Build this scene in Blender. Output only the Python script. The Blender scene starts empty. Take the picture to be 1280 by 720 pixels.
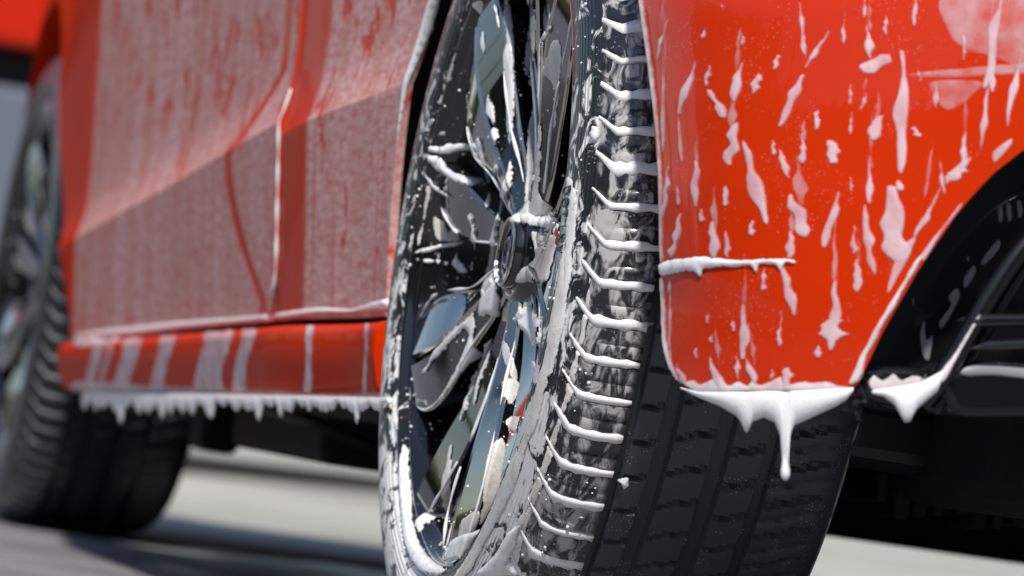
import bpy, bmesh, math, random
import numpy as np
from mathutils import Vector, Matrix
from mathutils.bvhtree import BVHTree
random.seed(7); rng = np.random.default_rng(7)
R = math.radians
scene = bpy.context.scene
col = scene.collection

# ------------------------------------------------------------------ camera
F = 5761.0                       # focal length in photo pixels (photo is 1280 wide)
TH, ROLL, HOR, DIST = R(13.1), R(8.3), 209.0, 3.352
v = np.array([math.sin(TH), math.cos(TH), 0.0]); rr = np.array([math.cos(TH), -math.sin(TH), 0.0]); zz = np.array([0, 0, 1.0])
CAM = -v * DIST + rr * (38 / F * DIST); CAM[2] = 0.32 - 253 / F * DIST
pit = math.atan(HOR / F)
fw = v * math.cos(pit) + zz * math.sin(pit); up = zz * math.cos(pit) - v * math.sin(pit)
cR = rr * math.cos(ROLL) + up * math.sin(ROLL); cU = up * math.cos(ROLL) - rr * math.sin(ROLL)
cam = bpy.data.cameras.new('camera'); co = bpy.data.objects.new('camera', cam); col.objects.link(co)
M = Matrix.Identity(4)
for i in range(3):
    M[i][0] = cR[i]; M[i][1] = cU[i]; M[i][2] = -fw[i]; M[i][3] = CAM[i]
co.matrix_world = M
cam.sensor_width = 36; cam.lens = 36 * F / 1280; cam.clip_start = 0.05; cam.clip_end = 2000
cam.dof.use_dof = True; cam.dof.focus_distance = 3.17; cam.dof.aperture_fstop = cam.lens / 17.0
scene.camera = co

# ------------------------------------------------------------------ sky, sun, exposure
SUN_AZ, SUN_EL = R(199), R(54)            # azimuth clockwise from +Y
w = bpy.data.worlds.new('World'); scene.world = w; w.use_nodes = True
nt = w.node_tree; bg = nt.nodes['Background']
sky = nt.nodes.new('ShaderNodeTexSky'); sky.sky_type = 'NISHITA'; sky.sun_disc = False
sky.sun_elevation = SUN_EL; sky.sun_rotation = SUN_AZ; sky.air_density = 1.0; sky.dust_density = 0.6
nt.links.new(sky.outputs[0], bg.inputs[0]); bg.inputs[1].default_value = 0.095
sl = bpy.data.lights.new('sun', 'SUN'); sl.energy = 3.3; sl.angle = R(3.0); sl.color = (1, .95, .88)
so = bpy.data.objects.new('sun', sl); col.objects.link(so)
sd = Vector((math.sin(SUN_AZ) * math.cos(SUN_EL), math.cos(SUN_AZ) * math.cos(SUN_EL), math.sin(SUN_EL)))
so.rotation_euler = sd.to_track_quat('Z', 'Y').to_euler(); so.location = sd * 20
scene.view_settings.view_transform = 'Standard'; scene.view_settings.look = 'None'
scene.view_settings.exposure = 0.5; scene.view_settings.gamma = 1.0
scene.render.engine = 'CYCLES'

# ------------------------------------------------------------------ helpers
def ray(x, y):
    dx, dy = x - 640, y - 360
    a = dx * math.cos(ROLL) + dy * math.sin(ROLL); b = -dx * math.sin(ROLL) + dy * math.cos(ROLL)
    return fw * F + rr * a - up * b
def on(x, y, axis, val):
    d = ray(x, y); return CAM + d * ((val - CAM[axis]) / d[axis])
def proj(P):
    q = np.asarray(P, float) - CAM; z = q @ fw; a = F * (q @ rr) / z; b = -F * (q @ up) / z
    return 640 + a * math.cos(ROLL) - b * math.sin(ROLL), 360 + a * math.sin(ROLL) + b * math.cos(ROLL)
def smooth(a, b, x):
    t = min(1, max(0, (x - a) / (b - a))); return t * t * (3 - 2 * t)
def lerp(pts, x):
    if x <= pts[0][0]: return pts[0][1]
    for (a, b), (c, d) in zip(pts, pts[1:]):
        if x <= c: return b + (d - b) * (x - a) / (c - a)
    return pts[-1][1]

def mk(name, verts, faces, mat, parent=None, sm=True, **props):
    me = bpy.data.meshes.new(name); me.from_pydata([tuple(map(float, p)) for p in verts], [], [tuple(map(int, f)) for f in faces]); me.update()
    if sm: me.polygons.foreach_set('use_smooth', [True] * len(me.polygons))
    o = bpy.data.objects.new(name, me); col.objects.link(o)
    for m in (mat if isinstance(mat, (list, tuple)) else [mat]): me.materials.append(m)
    if parent is not None: o.parent = parent
    for k, val in props.items(): o[k] = val
    return o
def empty(name, loc=(0, 0, 0), parent=None, **props):
    o = bpy.data.objects.new(name, None); col.objects.link(o); o.location = loc; o.empty_display_size = .1
    if parent is not None: o.parent = parent
    for k, val in props.items(): o[k] = val
    return o
def gridfaces(n, m, off=0, closed=False):
    f = []
    for i in range(n - 1):
        for j in range(m - (0 if closed else 1)):
            j2 = (j + 1) % m
            f.append((off + i * m + j, off + i * m + j2, off + (i + 1) * m + j2, off + (i + 1) * m + j))
    return f
def fixn(o):
    bm = bmesh.new(); bm.from_mesh(o.data); bmesh.ops.recalc_face_normals(bm, faces=bm.faces); bm.to_mesh(o.data); bm.free(); return o
def bevel(o, wd, seg=2, ang=35):
    m = o.modifiers.new('bevel', 'BEVEL'); m.width = wd; m.segments = seg; m.limit_method = 'ANGLE'; m.angle_limit = R(ang); return o
def solid(o, t, off=-1):
    m = o.modifiers.new('solid', 'SOLIDIFY'); m.thickness = t; m.offset = off; return o
def revolve(name, prof, mat, parent, n=160, closed_prof=False, **props):
    """prof [(x, r)] about the wheel axis; angle runs from up (+Z) towards +Y; wheel centre at z .32"""
    V = []
    for k in range(n):
        a = 2 * math.pi * k / n
        for x, r_ in prof: V.append((x, r_ * math.sin(a), .32 + r_ * math.cos(a)))
    m = len(prof); Fc = []
    for k in range(n):
        k2 = (k + 1) % n
        for j in range(m - (0 if closed_prof else 1)):
            j2 = (j + 1) % m
            Fc.append((k * m + j, k * m + j2, k2 * m + j2, k2 * m + j))
    return fixn(mk(name, V, Fc, mat, parent, **props))
def tube(name, pts, rad, mat, parent=None, n=10, flat=None, cap=True, **props):
    pts = [Vector(p) for p in pts]; V = []
    rads = rad if isinstance(rad, (list, tuple)) else [rad] * len(pts)
    prev = None
    for i, p in enumerate(pts):
        t = (pts[min(i + 1, len(pts) - 1)] - pts[max(i - 1, 0)]).normalized()
        a = t.cross(Vector((0, 0, 1))) if prev is None else prev - t * prev.dot(t)
        if a.length < 1e-4: a = t.cross(Vector((1, 0, 0)))
        a.normalize(); prev = a; b = t.cross(a)
        for k in range(n):
            q = 2 * math.pi * k / n; V.append(p + (a * math.cos(q) + b * math.sin(q)) * rads[i])
    Fc = gridfaces(len(pts), n, closed=True)
    if cap: Fc += [tuple(range(n))[::-1], tuple(range((len(pts) - 1) * n, len(pts) * n))]
    return fixn(mk(name, V, Fc, mat, parent, **props))
def spline(pts, k=6, closed=False):
    P = [np.array(p, float) for p in pts]; n = len(P); out = []
    for i in range(n if closed else n - 1):
        p0 = P[(i - 1) % n] if closed or i else P[0]; p1 = P[i]; p2 = P[(i + 1) % n]; p3 = P[(i + 2) % n] if closed or i + 2 < n else P[-1]
        for j in range(k):
            t = j / k
            out.append(.5 * ((2 * p1) + (-p0 + p2) * t + (2 * p0 - 5 * p1 + 4 * p2 - p3) * t * t + (-p0 + 3 * p1 - 3 * p2 + p3) * t ** 3))
    if not closed: out.append(P[-1])
    return out
def box(name, lo, hi, mat, parent=None, bev=0, **props):
    (x0, y0, z0), (x1, y1, z1) = lo, hi
    V = [(x, y, z) for x in (x0, x1) for y in (y0, y1) for z in (z0, z1)]
    Fc = [(0, 1, 3, 2), (4, 6, 7, 5), (0, 4, 5, 1), (2, 3, 7, 6), (0, 2, 6, 4), (1, 5, 7, 3)]
    o = fixn(mk(name, V, Fc, mat, parent, sm=False, **props))
    if bev: bevel(o, bev, 3)
    return o

# ------------------------------------------------------------------ materials
class NT:
    def __init__(s, name):
        s.m = bpy.data.materials.new(name); s.m.use_nodes = True; s.t = s.m.node_tree; s.b = s.t.nodes['Principled BSDF']; s._tc = None
    def n(s, typ, **kw):
        d = s.t.nodes.new(typ)
        for k, val in kw.items():
            if k in d.inputs: s.set(d.inputs[k], val)
            else: setattr(d, k, val)
        return d
    def set(s, sock, val):
        if isinstance(val, bpy.types.NodeSocket): s.t.links.new(val, sock)
        else:
            if sock.type == 'RGBA' and isinstance(val, (tuple, list)) and len(val) == 3: val = (*val, 1)
            sock.default_value = val
    def p(s, **kw):
        for k, val in kw.items(): s.set(s.b.inputs[k.replace('_', ' ')], val)
    def obj(s):
        if s._tc is None: s._tc = s.n('ShaderNodeTexCoord').outputs['Object']
        return s._tc
    def mapping(s, scale=(1, 1, 1), rot=(0, 0, 0), loc=(0, 0, 0), vec=None):
        d = s.n('ShaderNodeMapping'); s.set(d.inputs['Vector'], vec or s.obj()); d.inputs['Scale'].default_value = scale; d.inputs['Rotation'].default_value = rot; d.inputs['Location'].default_value = loc
        return d.outputs[0]
    def noise(s, scale, vec=None, detail=3, rough=.5, dist=0):
        d = s.n('ShaderNodeTexNoise'); d.inputs['Scale'].default_value = scale; d.inputs['Detail'].default_value = detail; d.inputs['Roughness'].default_value = rough; d.inputs['Distortion'].default_value = dist
        s.set(d.inputs['Vector'], vec or s.obj()); return d.outputs['Fac']
    def vor(s, scale, vec=None, feature='F1'):
        d = s.n('ShaderNodeTexVoronoi'); d.feature = feature; d.inputs['Scale'].default_value = scale; s.set(d.inputs['Vector'], vec or s.obj()); return d.outputs['Distance']
    def ramp(s, fac, a, b, ca=0.0, cb=1.0):
        d = s.n('ShaderNodeMapRange'); d.interpolation_type = 'SMOOTHSTEP'
        s.set(d.inputs['Value'], fac); d.inputs['From Min'].default_value = a; d.inputs['From Max'].default_value = b; d.inputs['To Min'].default_value = ca; d.inputs['To Max'].default_value = cb
        return d.outputs[0]
    def math(s, op, a, b=0.0, c=None):
        d = s.n('ShaderNodeMath', operation=op); s.set(d.inputs[0], a); s.set(d.inputs[1], b)
        if c is not None: s.set(d.inputs[2], c)
        return d.outputs[0]
    def mix(s, fac, a, b):
        d = s.n('ShaderNodeMix', data_type='RGBA'); s.set(d.inputs[0], fac); s.set(d.inputs[6], a); s.set(d.inputs[7], b); return d.outputs[2]
    def mixf(s, fac, a, b):
        d = s.n('ShaderNodeMix', data_type='FLOAT'); s.set(d.inputs[0], fac); s.set(d.inputs[2], a); s.set(d.inputs[3], b); return d.outputs[0]
    def bump(s, h, strength=.3, dist=.002):
        d = s.n('ShaderNodeBump'); d.inputs['Strength'].default_value = strength; d.inputs['Distance'].default_value = dist; s.set(d.inputs['Height'], h); s.set(s.b.inputs['Normal'], d.outputs[0]); return d.outputs[0]
    def sep(s, vec=None):
        d = s.n('ShaderNodeSeparateXYZ'); s.set(d.inputs[0], vec or s.obj()); return d.outputs

RED = (.57, .028, .001)
def paint_mat(name='red_paint', base=RED, coat=.38):
    t = NT(name); t.p(Base_Color=base, Roughness=.28, Coat_Weight=coat, Coat_Roughness=.03, IOR=1.45, Metallic=0.0, Specular_IOR_Level=.15); return t
PAINT = paint_mat().m
t = paint_mat('red_paint_wet')                        # bare paint with a fine spray of droplets
d1 = t.ramp(t.vor(330), .16, .24, 1, 0); nz = t.ramp(t.noise(30), .5, .62)
d1 = t.math('MULTIPLY', d1, nz)
t.p(Base_Color=t.mix(t.math('MULTIPLY', d1, .16), RED, (.8, .55, .55))); t.bump(d1, .2, .001); WET = t.m
t = paint_mat('red_paint_flank', RED, .07); t.p(IOR=1.06); SIDE = t.m           # flank: same red, coat and IOR cut so grazing reflections stay weak

def film_mat(name, lo_y, hi_y, gap_fn=True):
    """red paint under a drained foam film: vertical runs, bare lines and bright bubbles"""
    t = paint_mat(name)
    x, y, z = t.sep()
    sv = t.mapping(scale=(25, 27, 19)); n1 = t.noise(1.0, sv, 5, .65, .5)
    sv2 = t.mapping(scale=(1, 55, 1.6), loc=(3, 5, 1)); n2 = t.noise(1.0, sv2, 3, .6, .3)
    up_ = t.ramp(z, .36, .5)
    thr = t.mixf(up_, .645, .575)
    film = t.ramp(t.math('SUBTRACT', n1, thr), -.05, .03, 1, 0)
    film2 = t.ramp(n2, .57, .66, 1, .45)
    film = t.math('MULTIPLY', film, film2)
    inside = t.math('MULTIPLY', t.ramp(y, lo_y - .012, lo_y + .012), t.ramp(y, hi_y - .010, hi_y + .010, 1, 0))
    if gap_fn:                                        # a run of clean water slants down the door
        lo_ = t.math('MULTIPLY', t.math('POWER', t.math('MAXIMUM', t.math('SUBTRACT', .415, z), 0.0), 1.6), 4.8)
        hi_ = t.math('MULTIPLY', t.math('MAXIMUM', t.math('SUBTRACT', z, .415), 0.0), 2.6)
        yy = t.math('MAXIMUM', t.math('SUBTRACT', t.math('SUBTRACT', 1.04, lo_), hi_), .845)
        dist = t.math('ABSOLUTE', t.math('SUBTRACT', y, yy))
        inside = t.math('MULTIPLY', inside, t.ramp(dist, .010, .026))
    film = t.math('MULTIPLY', film, inside)
    fine = t.noise(1.0, t.mapping(scale=(150, 42, 175)), 4, .7)
    dv = t.mapping(scale=(1, 62, 230)); sp = t.ramp(t.vor(1.0, dv), .08, .22, 1, 0)
    spk = t.math('MULTIPLY', sp, t.math('MULTIPLY', inside, t.ramp(t.noise(22, detail=4), .40, .62)))
    thin = t.mix(t.ramp(fine, .3, .7), (.60, .36, .35), (.74, .52, .51))
    big = t.noise(1.0, t.mapping(scale=(1, 16, 1.3), loc=(7, 1, 2)), 4, .6)
    thin = t.mix(t.ramp(big, .35, .65, .75, 0), thin, (.54, .31, .25))
    c = t.mix(t.math('MULTIPLY', film, t.ramp(fine, .34, .60, .62, .88)), RED, thin)
    c = t.mix(t.math('MULTIPLY', spk, .8), c, (.88, .80, .80))
    t.p(Base_Color=c, Roughness=t.mixf(film, .28, .6), IOR=1.15, Coat_Weight=t.mixf(film, .08, .04), Coat_Roughness=t.mixf(film, .03, .3))
    t.bump(t.math('ADD', t.math('MULTIPLY', film, .4), t.math('ADD', spk, t.math('MULTIPLY', fine, .3))), .35, .002)
    return t.m
DOORM = film_mat('red_paint_foam_film', .795, 1.985)
QUARTM = film_mat('red_paint_foam_film_rear', .28, .655, False)

def simple(name, base, rough=.5, metal=0.0, coat=0.0, **kw):
    t = NT(name); t.p(Base_Color=base, Roughness=rough, Metallic=metal, Specular_IOR_Level=.35, Coat_Weight=coat, Coat_Roughness=.05, **kw); return t
t = simple('black_plastic', (.012, .012, .013), .35)
t.bump(t.noise(900, detail=2), .08, .0005); BLACKP = t.m
t = simple('gloss_black', (.010, .010, .011), .09, coat=1.0)
dr = t.ramp(t.vor(150), .10, .2, 1, 0); dr = t.math('MULTIPLY', dr, t.ramp(t.noise(28), .56, .64))
t.bump(dr, .25, .001); GLOSSB = t.m
t = simple('matt_black', (.006, .006, .006), .85); MATTB = t.m

def wheel_mat(name, base, rough, metal, amount, coat=1.0):
    """dark wheel lacquer with drained foam patches, bubbles and droplets"""
    t = simple(name, base, rough, metal, coat=coat)
    n1 = t.noise(24, detail=5, rough=.6, dist=1.2); n2 = t.noise(90, detail=3)
    f = t.ramp(t.math('ADD', n1, t.math('MULTIPLY', n2, .25)), amount, amount + .06)
    holes = t.ramp(t.vor(300), .18, .3); f = t.math('MULTIPLY', f, holes)
    dd = t.math('MULTIPLY', t.ramp(t.vor(190), .12, .22, 1, 0), t.ramp(t.noise(35), .5, .6))
    f2 = t.math('MAXIMUM', f, t.math('MULTIPLY', dd, .3))
    t.p(Base_Color=t.mix(f2, base, (.72, .70, .68)), Metallic=t.mixf(f2, metal, 0.0), Roughness=t.mixf(f2, rough, .5), Coat_Weight=t.mixf(f2, coat, .2))
    t.bump(t.math('ADD', f, dd), .4, .002); return t.m
SPOKE = wheel_mat('wheel_lacquer', (.005, .0055, .0065), .05, 0.0, .98)
BARREL = wheel_mat('wheel_barrel', (.003, .003, .0035), .3, 0.0, .86, .2)
LIP = wheel_mat('wheel_lip', (.02, .02, .021), .16, .6, .74)
CHROME = simple('machined_edge', (.55, .52, .47), .14, 1.0).m

def rubber_mat():
    t = simple('tyre_rubber', (.014, .017, .020), .48)
    x, y, z = t.sep()
    # polar coordinates about the wheel axis
    zc = t.math('SUBTRACT', z, .32)
    rad = t.math('SQRT', t.math('ADD', t.math('MULTIPLY', y, y), t.math('MULTIPLY', zc, zc)))
    ang = t.math('ARCTAN2', y, zc)
    cv = t.n('ShaderNodeCombineXYZ'); t.set(cv.inputs[0], t.math('MULTIPLY', ang, .32)); t.set(cv.inputs[1], rad); t.set(cv.inputs[2], x)
    pv = cv.outputs[0]
    n1 = t.noise(1.0, t.mapping(scale=(38, 60, 90), vec=pv), 5, .65, 1.0)
    wall = t.math('MULTIPLY', t.ramp(rad, .302, .298), 1.0)
    lug = t.math('MULTIPLY', t.ramp(rad, .298, .302), t.ramp(x, .044, .038))
    lowz = t.ramp(z, .10, .42, .11, 0)
    fw_ = t.ramp(t.math('ADD', n1, lowz), .53, .60)
    fl_ = t.ramp(n1, .45, .60)
    tread = t.math('MULTIPLY', t.ramp(t.noise(1.0, t.mapping(scale=(60, 60, 60), vec=pv, loc=(4, 4, 4)), 4, .7), .70, .74), .5)
    f = t.math('MAXIMUM', t.math('MULTIPLY', wall, fw_), t.math('MULTIPLY', lug, t.math('MULTIPLY', fl_, .6)))
    f = t.math('MAXIMUM', f, tread)
    dd = t.math('MULTIPLY', t.ramp(t.vor(420), .15, .25, 1, 0), t.ramp(t.noise(40), .55, .62))
    f = t.math('MAXIMUM', f, t.math('MULTIPLY', dd, .5))
    t.p(Base_Color=t.mix(f, t.mix(t.ramp(x, .044, .052), (.012, .014, .017), (.060, .070, .078)), (.74, .73, .72)), Roughness=t.mixf(f, .36, .5), Coat_Weight=t.mixf(t.ramp(rad, .298, .304), .3, t.math('MULTIPLY', t.ramp(x, .05, .044), .7)), Coat_Roughness=.12)  # tread base lightened to make up for the bumper's shade
    rib = t.math('MULTIPLY', t.math('SINE', t.math('MULTIPLY', rad, 1700)), wall)
    t.bump(t.math('ADD', t.math('MULTIPLY', rib, .5), t.math('ADD', f, t.math('MULTIPLY', t.noise(700), .3))), .4, .0015)
    return t.m
RUBBER = rubber_mat()
DARKG = simple('wet_black', (.003, .003, .0035), .32, coat=.35).m

def foam_mat(name, base, hole=.25, alpha=1.0, lace=0.0, soft=False):
    """bubbly foam; lace > 0 breaks up its thin rim (attribute "rim" is 0 at the outline, 1 well inside)"""
    t = NT(name)
    b1 = t.vor(420); b2 = t.vor(1100); b3 = t.vor(190); n = t.noise(60, detail=4); n3 = t.noise(160, detail=5, rough=.65)
    holes = t.math('MULTIPLY', t.ramp(b1, .10, .22, 1, 0), t.ramp(n, .48, .62))
    rings = t.math('MULTIPLY', t.ramp(t.math('ABSOLUTE', t.math('SUBTRACT', b3, .2)), .0, .05, 1, 0), t.ramp(n, .55, .6))
    dark = tuple(c * .30 for c in base); mid = tuple(c * .72 for c in base)
    c = t.mix(t.ramp(n3, .30, .5), mid, base) if lace else base
    c = t.mix(t.math('MULTIPLY', holes, min(1, hole * 2.4)), c, dark)
    t.p(Base_Color=c, Roughness=.25, Subsurface_Weight=.2, Subsurface_Radius=(.004, .004, .004), Subsurface_Scale=1.0, Coat_Weight=.4, Coat_Roughness=.1)
    h = t.math('ADD', t.math('MULTIPLY', b1, .6), t.math('ADD', t.math('MULTIPLY', b2, .4), t.math('ADD', n, t.math('MULTIPLY', rings, .3))))
    t.bump(h, .13, .0012)
    if alpha < 1 or lace:
        at = t.n('ShaderNodeAttribute'); at.attribute_name = 'rim'
        body = t.ramp(t.noise(45, detail=4), .25, .7, alpha - .15, min(1, alpha + .2))
        edge = t.ramp(t.math('ADD', at.outputs['Fac'], t.math('MULTIPLY', t.math('SUBTRACT', n3, .5), 1.6)), .30 - .3 * (1 - lace), .42)
        if soft: edge = t.ramp(t.math('ADD', at.outputs['Fac'], t.math('MULTIPLY', t.math('SUBTRACT', n3, .5), .6)), 0, .75)
        pin = t.math('SUBTRACT', 1.0, t.math('MULTIPLY', holes, lace))
        tr = t.n('ShaderNodeBsdfTransparent'); mx = t.n('ShaderNodeMixShader')
        t.set(mx.inputs[0], t.math('MULTIPLY', t.math('MULTIPLY', body, pin), edge))
        t.t.links.new(tr.outputs[0], mx.inputs[1]); t.t.links.new(t.b.outputs[0], mx.inputs[2])
        t.t.links.new(mx.outputs[0], t.t.nodes['Material Output'].inputs[0])
    return t.m
FOAM = foam_mat('thick_foam', (.90, .90, .90))
FOAML = foam_mat('thick_foam_ragged', (.90, .90, .90), .2, .99, .35)
FOAMG = foam_mat('drained_foam', (.80, .77, .73), .42, .85, .8)
FOAMT = foam_mat('thin_foam', (.84, .76, .78), .1, .80, 0, True)
FOAMF = foam_mat('foam_film', (.84, .62, .66), .0, .66, 0, True)
FOAMX = foam_mat('foam_sheen', (.82, .70, .72), .0, .22, 0, True)

t = simple('asphalt', (.09, .09, .095), .7)
n = t.noise(260, detail=4, rough=.7); n2 = t.noise(3, detail=4)
t.p(Base_Color=t.mix(n, (.10, .10, .11), t.mix(n2, (.26, .25, .26), (.38, .37, .37))), Roughness=t.mixf(t.ramp(n2, .4, .6), .35, .75)); t.bump(n, .5, .004); ASPHALT = t.m
t = simple('pale_concrete', (.42, .41, .36), .9)
n = t.ramp(t.noise(.8, detail=6, rough=.7), .38, .62); t.p(Base_Color=t.mix(n, (.29, .285, .245), (.47, .46, .405))); t.bump(t.noise(120), .2, .002); CONC = t.m
STRIPM = simple('dark_strip', (.05, .05, .04), .9).m

# ------------------------------------------------------------------ setting
def sheet(name, poly, z, mat, **props):
    return mk(name, [(x, y, z) for x, y in poly], [tuple(range(len(poly)))], mat, None, sm=False, **props)
sheet('ground', [(-600, -600), (600, -600), (600, 600), (-600, 600)], -.004, ASPHALT, kind='structure', label='grey asphalt ground under the red car')
P1 = on(180, 672, 2, 0); P2 = on(505, 712, 2, 0)  # yard edge laid along the car's shadow edge; tone jump paints sun and shade
e = (P2 - P1)[:2]; e = e / np.linalg.norm(e)
A = P1[:2] - e * .2; B = P1[:2] + e * 60
sheet('concrete_yard', [tuple(A), tuple(B), (B[0] - 5, 500), (A[0] + .4, 500)], 0.0, CONC, kind='structure', label='pale concrete yard beyond the car, near edge standing for a shadow edge')
K1 = on(255, 594, 2, 0); K2 = on(500, 620, 2, 0); kd = (K2 - K1); kd /= np.linalg.norm(kd); K1 = K1 - kd * .8; K2 = K2 + kd * 1.0
nrm = np.array([-kd[1], kd[0], 0])
kv = [K1, K2, K2 + nrm * .5, K1 + nrm * .5]  # low dark strip lying across the pale yard
fixn(mk('strip', [tuple(p + zz * h) for h in (0.0, .045) for p in kv], [(0, 1, 2, 3), (4, 5, 6, 7), (0, 1, 5, 4), (1, 2, 6, 5), (2, 3, 7, 6), (3, 0, 4, 7)], STRIPM, None, sm=False, kind='structure', label='low dark kerb crossing the pale yard'))

# unseen belt of trees, added with heights shaped to steer reflections in lacquer and paint, and a red lorry parked beyond
t = simple('dark_foliage', (.05, .06, .03), .8); n = t.noise(1.5, detail=6, rough=.7)
t.p(Base_Color=t.mix(n, (.03, .04, .02), (.09, .09, .04))); LEAF = t.m
V = []; rg = random.Random(11); n_ = 420
for k in range(n_):
    az = R(24 + (366 - 24) * k / (n_ - 1)); q = math.degrees(az) % 360; low = q > 305 or q < 4; h = (.7 + rg.uniform(-.2, .3) + 3.2 * max(0, math.sin(k * .9)) ** 6 if low else 9.5 + .8 * math.sin(k * .21) + rg.uniform(-.6, 1.2) + 1.2 * max(0, math.sin(k * .063)))
    for r_, z in ((30, -.2), (29.6 + rg.uniform(-.5, .5), h * .4), (30 + rg.uniform(-.5, .5), h * .8), (31 + rg.uniform(-.3, .3), h), (32.5, h * .8), (33, -.2)):
        V.append((r_ * math.sin(az), r_ * math.cos(az), z))
mk('unseen_tree_line', V, gridfaces(n_, 6), LEAF, None, sm=False, kind='stuff', label='unseen dark belt of trees, shaped for reflections in paint and wheels')
lorry = empty('parked_lorry', tuple(on(8, 470, 1, 12.0) * np.array([1, 1, 0])), label='blurred red lorry with pale lower panel parked beyond the front wheel', category='lorry')
L0 = on(75, 66, 1, 12.0)
def lb(name, x0, x1, z0, z1, y0, y1, mat):
    ox, oy = lorry.location[0], lorry.location[1]
    return box(name, (L0[0] + x0 - ox, y0 - oy, z0), (L0[0] + x1 - ox, y1 - oy, z1), mat, lorry, .03)
lz = L0[2]
lb('cargo_body', -3.4, 0, lz, lz + 1.6, 12, 14.2, paint_mat('lorry_red', (.55, .02, .006)).m)
lb('chassis_rail', -3.3, -.02, lz - .13, lz - .004, 12.1, 14.1, MATTB)
lb('lower_panel', -3.3, -.05, .42, lz - .135, 12.03, 12.2, simple('pale_panel', (.13, .15, .19), .4).m)
for k in range(2):
    V = []; cx = L0[0] - .6 - 2.0 * k - lorry.location[0]
    for y_, q in ((.15, .20), (.15, .42), (.42, .42), (.42, .2)):
        for j in range(28): V.append((cx + q * math.cos(j * math.pi / 14), 12 + y_ - lorry.location[1], .42 + q * math.sin(j * math.pi / 14)))
    fixn(mk('lorry_wheel', V, gridfaces(4, 28, closed=True) + [tuple(range(28)), tuple(range(84, 112))], MATTB, lorry))

# ------------------------------------------------------------------ car body
car = empty('car', (0, 0, 0), label='glossy red car covered in white washing foam, standing on wet asphalt', category='car')
RA = .383
WB = 2.65
def crease(Y): return (.44 - .0759 * (Y - .78)) if Y > .76 else (.432 + .08 * (.69 - Y))
def side_x(Y, z):
    zc = crease(Y); k = smooth(.22, .5, Y) * (1 - smooth(2.1, 2.5, Y))
    xc = -.028 + .022 * smooth(.72, .32, Y) - .004 * smooth(1.2, 2.0, Y) + .42 * max(0, Y - 2.70) ** 2
    d = z - zc
    if d > 0: return xc + k * (.0115 * (1 - math.exp(-d / .034)) - .09 * max(0, d - .04)) + (1 - k) * .05 * d
    return xc + k * .13 * -d + (1 - k) * .05 * abs(d)
def side_panel(name, mat, z0, z1, ya, yb, nz=71, ny=40, lipa=True, lipb=True, lipd=.012, dens=None):
    """rows in z; each row runs from ya(z) to yb(z); edges folded inwards as returns"""
    V = []; 
    for i in range(nz):
        u = i / (nz - 1)
        for j in range(ny):
            s = j / (ny - 1)
            zb0 = z0(0) if callable(z0) else z0
            Yt = None
            # iterate since z0 may depend on Y
            z = zb0 + (z1 - zb0) * u
            for _ in range(6):
                Y = ya(z) + (yb(z) - ya(z)) * s
                zb = z0(Y) if callable(z0) else z0; zk = crease(Y)
                z = zb + (zk - zb) * u / .4 if u <= .4 else zk + (z1 - zk) * ((u - .4) / .6) ** 1.8
            X = side_x(Y, z)
            V.append((X, Y, z))
    Fc = gridfaces(nz, ny)
    # returns
    def fold(idx, dx):
        base = len(V)
        for q in idx: V.append((V[q][0] + dx, V[q][1], V[q][2]))
        for a in range(len(idx) - 1): Fc.append((idx[a], idx[a + 1], base + a + 1, base + a))
    if lipa: fold([i * ny for i in range(nz)], lipd)
    if lipb: fold([i * ny + ny - 1 for i in range(nz)], lipd)
    fold(list(range(ny)), lipd)
    o = fixn(mk(name, V, Fc, mat, car)); o.data.set_sharp_from_angle(angle=R(24))
    return o
def door_bottom(Y): return .2755 - .0225 * (Y - .19)
def arch_r(cy, sgn, RA=RA):
    def f(z):
        d = z - .32
        return cy + sgn * (math.sqrt(max(RA * RA - d * d, 0)) if abs(d) < RA else 0.0)
    return f
def door_end(z):
    c = .062
    h = z - door_bottom(.784)
    return .784 + (c - math.sqrt(max(0, c * c - (c - h) ** 2)) if h < c else 0)
ar = arch_r(0, 1)
side_panel('quarter_panel', QUARTM, door_bottom, .95, lambda z: max(ar(z), .02), lambda z: min(.772, door_end(z) - .014), nz=71, ny=40, lipd=.007)
V = []; nz_ = 60
for i in range(nz_):
    z = .405 + .25 * i / (nz_ - 1); Y = max(ar(z), .02); X = side_x(Y, z); k_ = (1 + .25 * math.sin(i * 1.7) + .2 * math.sin(i * .6)) * min(1, i / 18)
    for dx, dy in ((-.001, .006), (-.002, .002), (.000, -.001), (.004, -.0015), (.005 + .004 * k_ * i / 60, -.001), (.006 + .005 * k_ * i / 60, .003)): V.append((X + dx * min(1, i / 22), Y + dy * min(1, .15 + i / 22) + .001 * math.sin(i * 2.9), z))
fixn(mk('foam_bead', V, gridfaces(nz_, 6), FOAM, [o for o in car.children if o.name == 'quarter_panel'][0]))
box('door_jamb', (.006, .70, .20), (.03, .86, .94), MATTB, car)
side_panel('door', DOORM, door_bottom, .95, door_end, lambda z: 2.0, nz=71, ny=60)
af = arch_r(WB, -1, .338); ag = arch_r(WB, 1, .352)
side_panel('fender', SIDE, lambda Y: door_bottom(Y) - .01, .95, lambda z: 2.005, lambda z: max(2.008, lerp([(.22, 1.99), (.255, 2.01), (.347, 2.13), (.45, 2.26), (.55, 2.42), (.62, 2.51), (.655, 2.58), (.672, 2.65)], z)), nz=71, ny=24, lipd=.03)
side_panel('front_wing_end', SIDE, .22, .95, lambda z: ag(z), lambda z: 3.5, nz=71, ny=30, lipd=.03)
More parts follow.
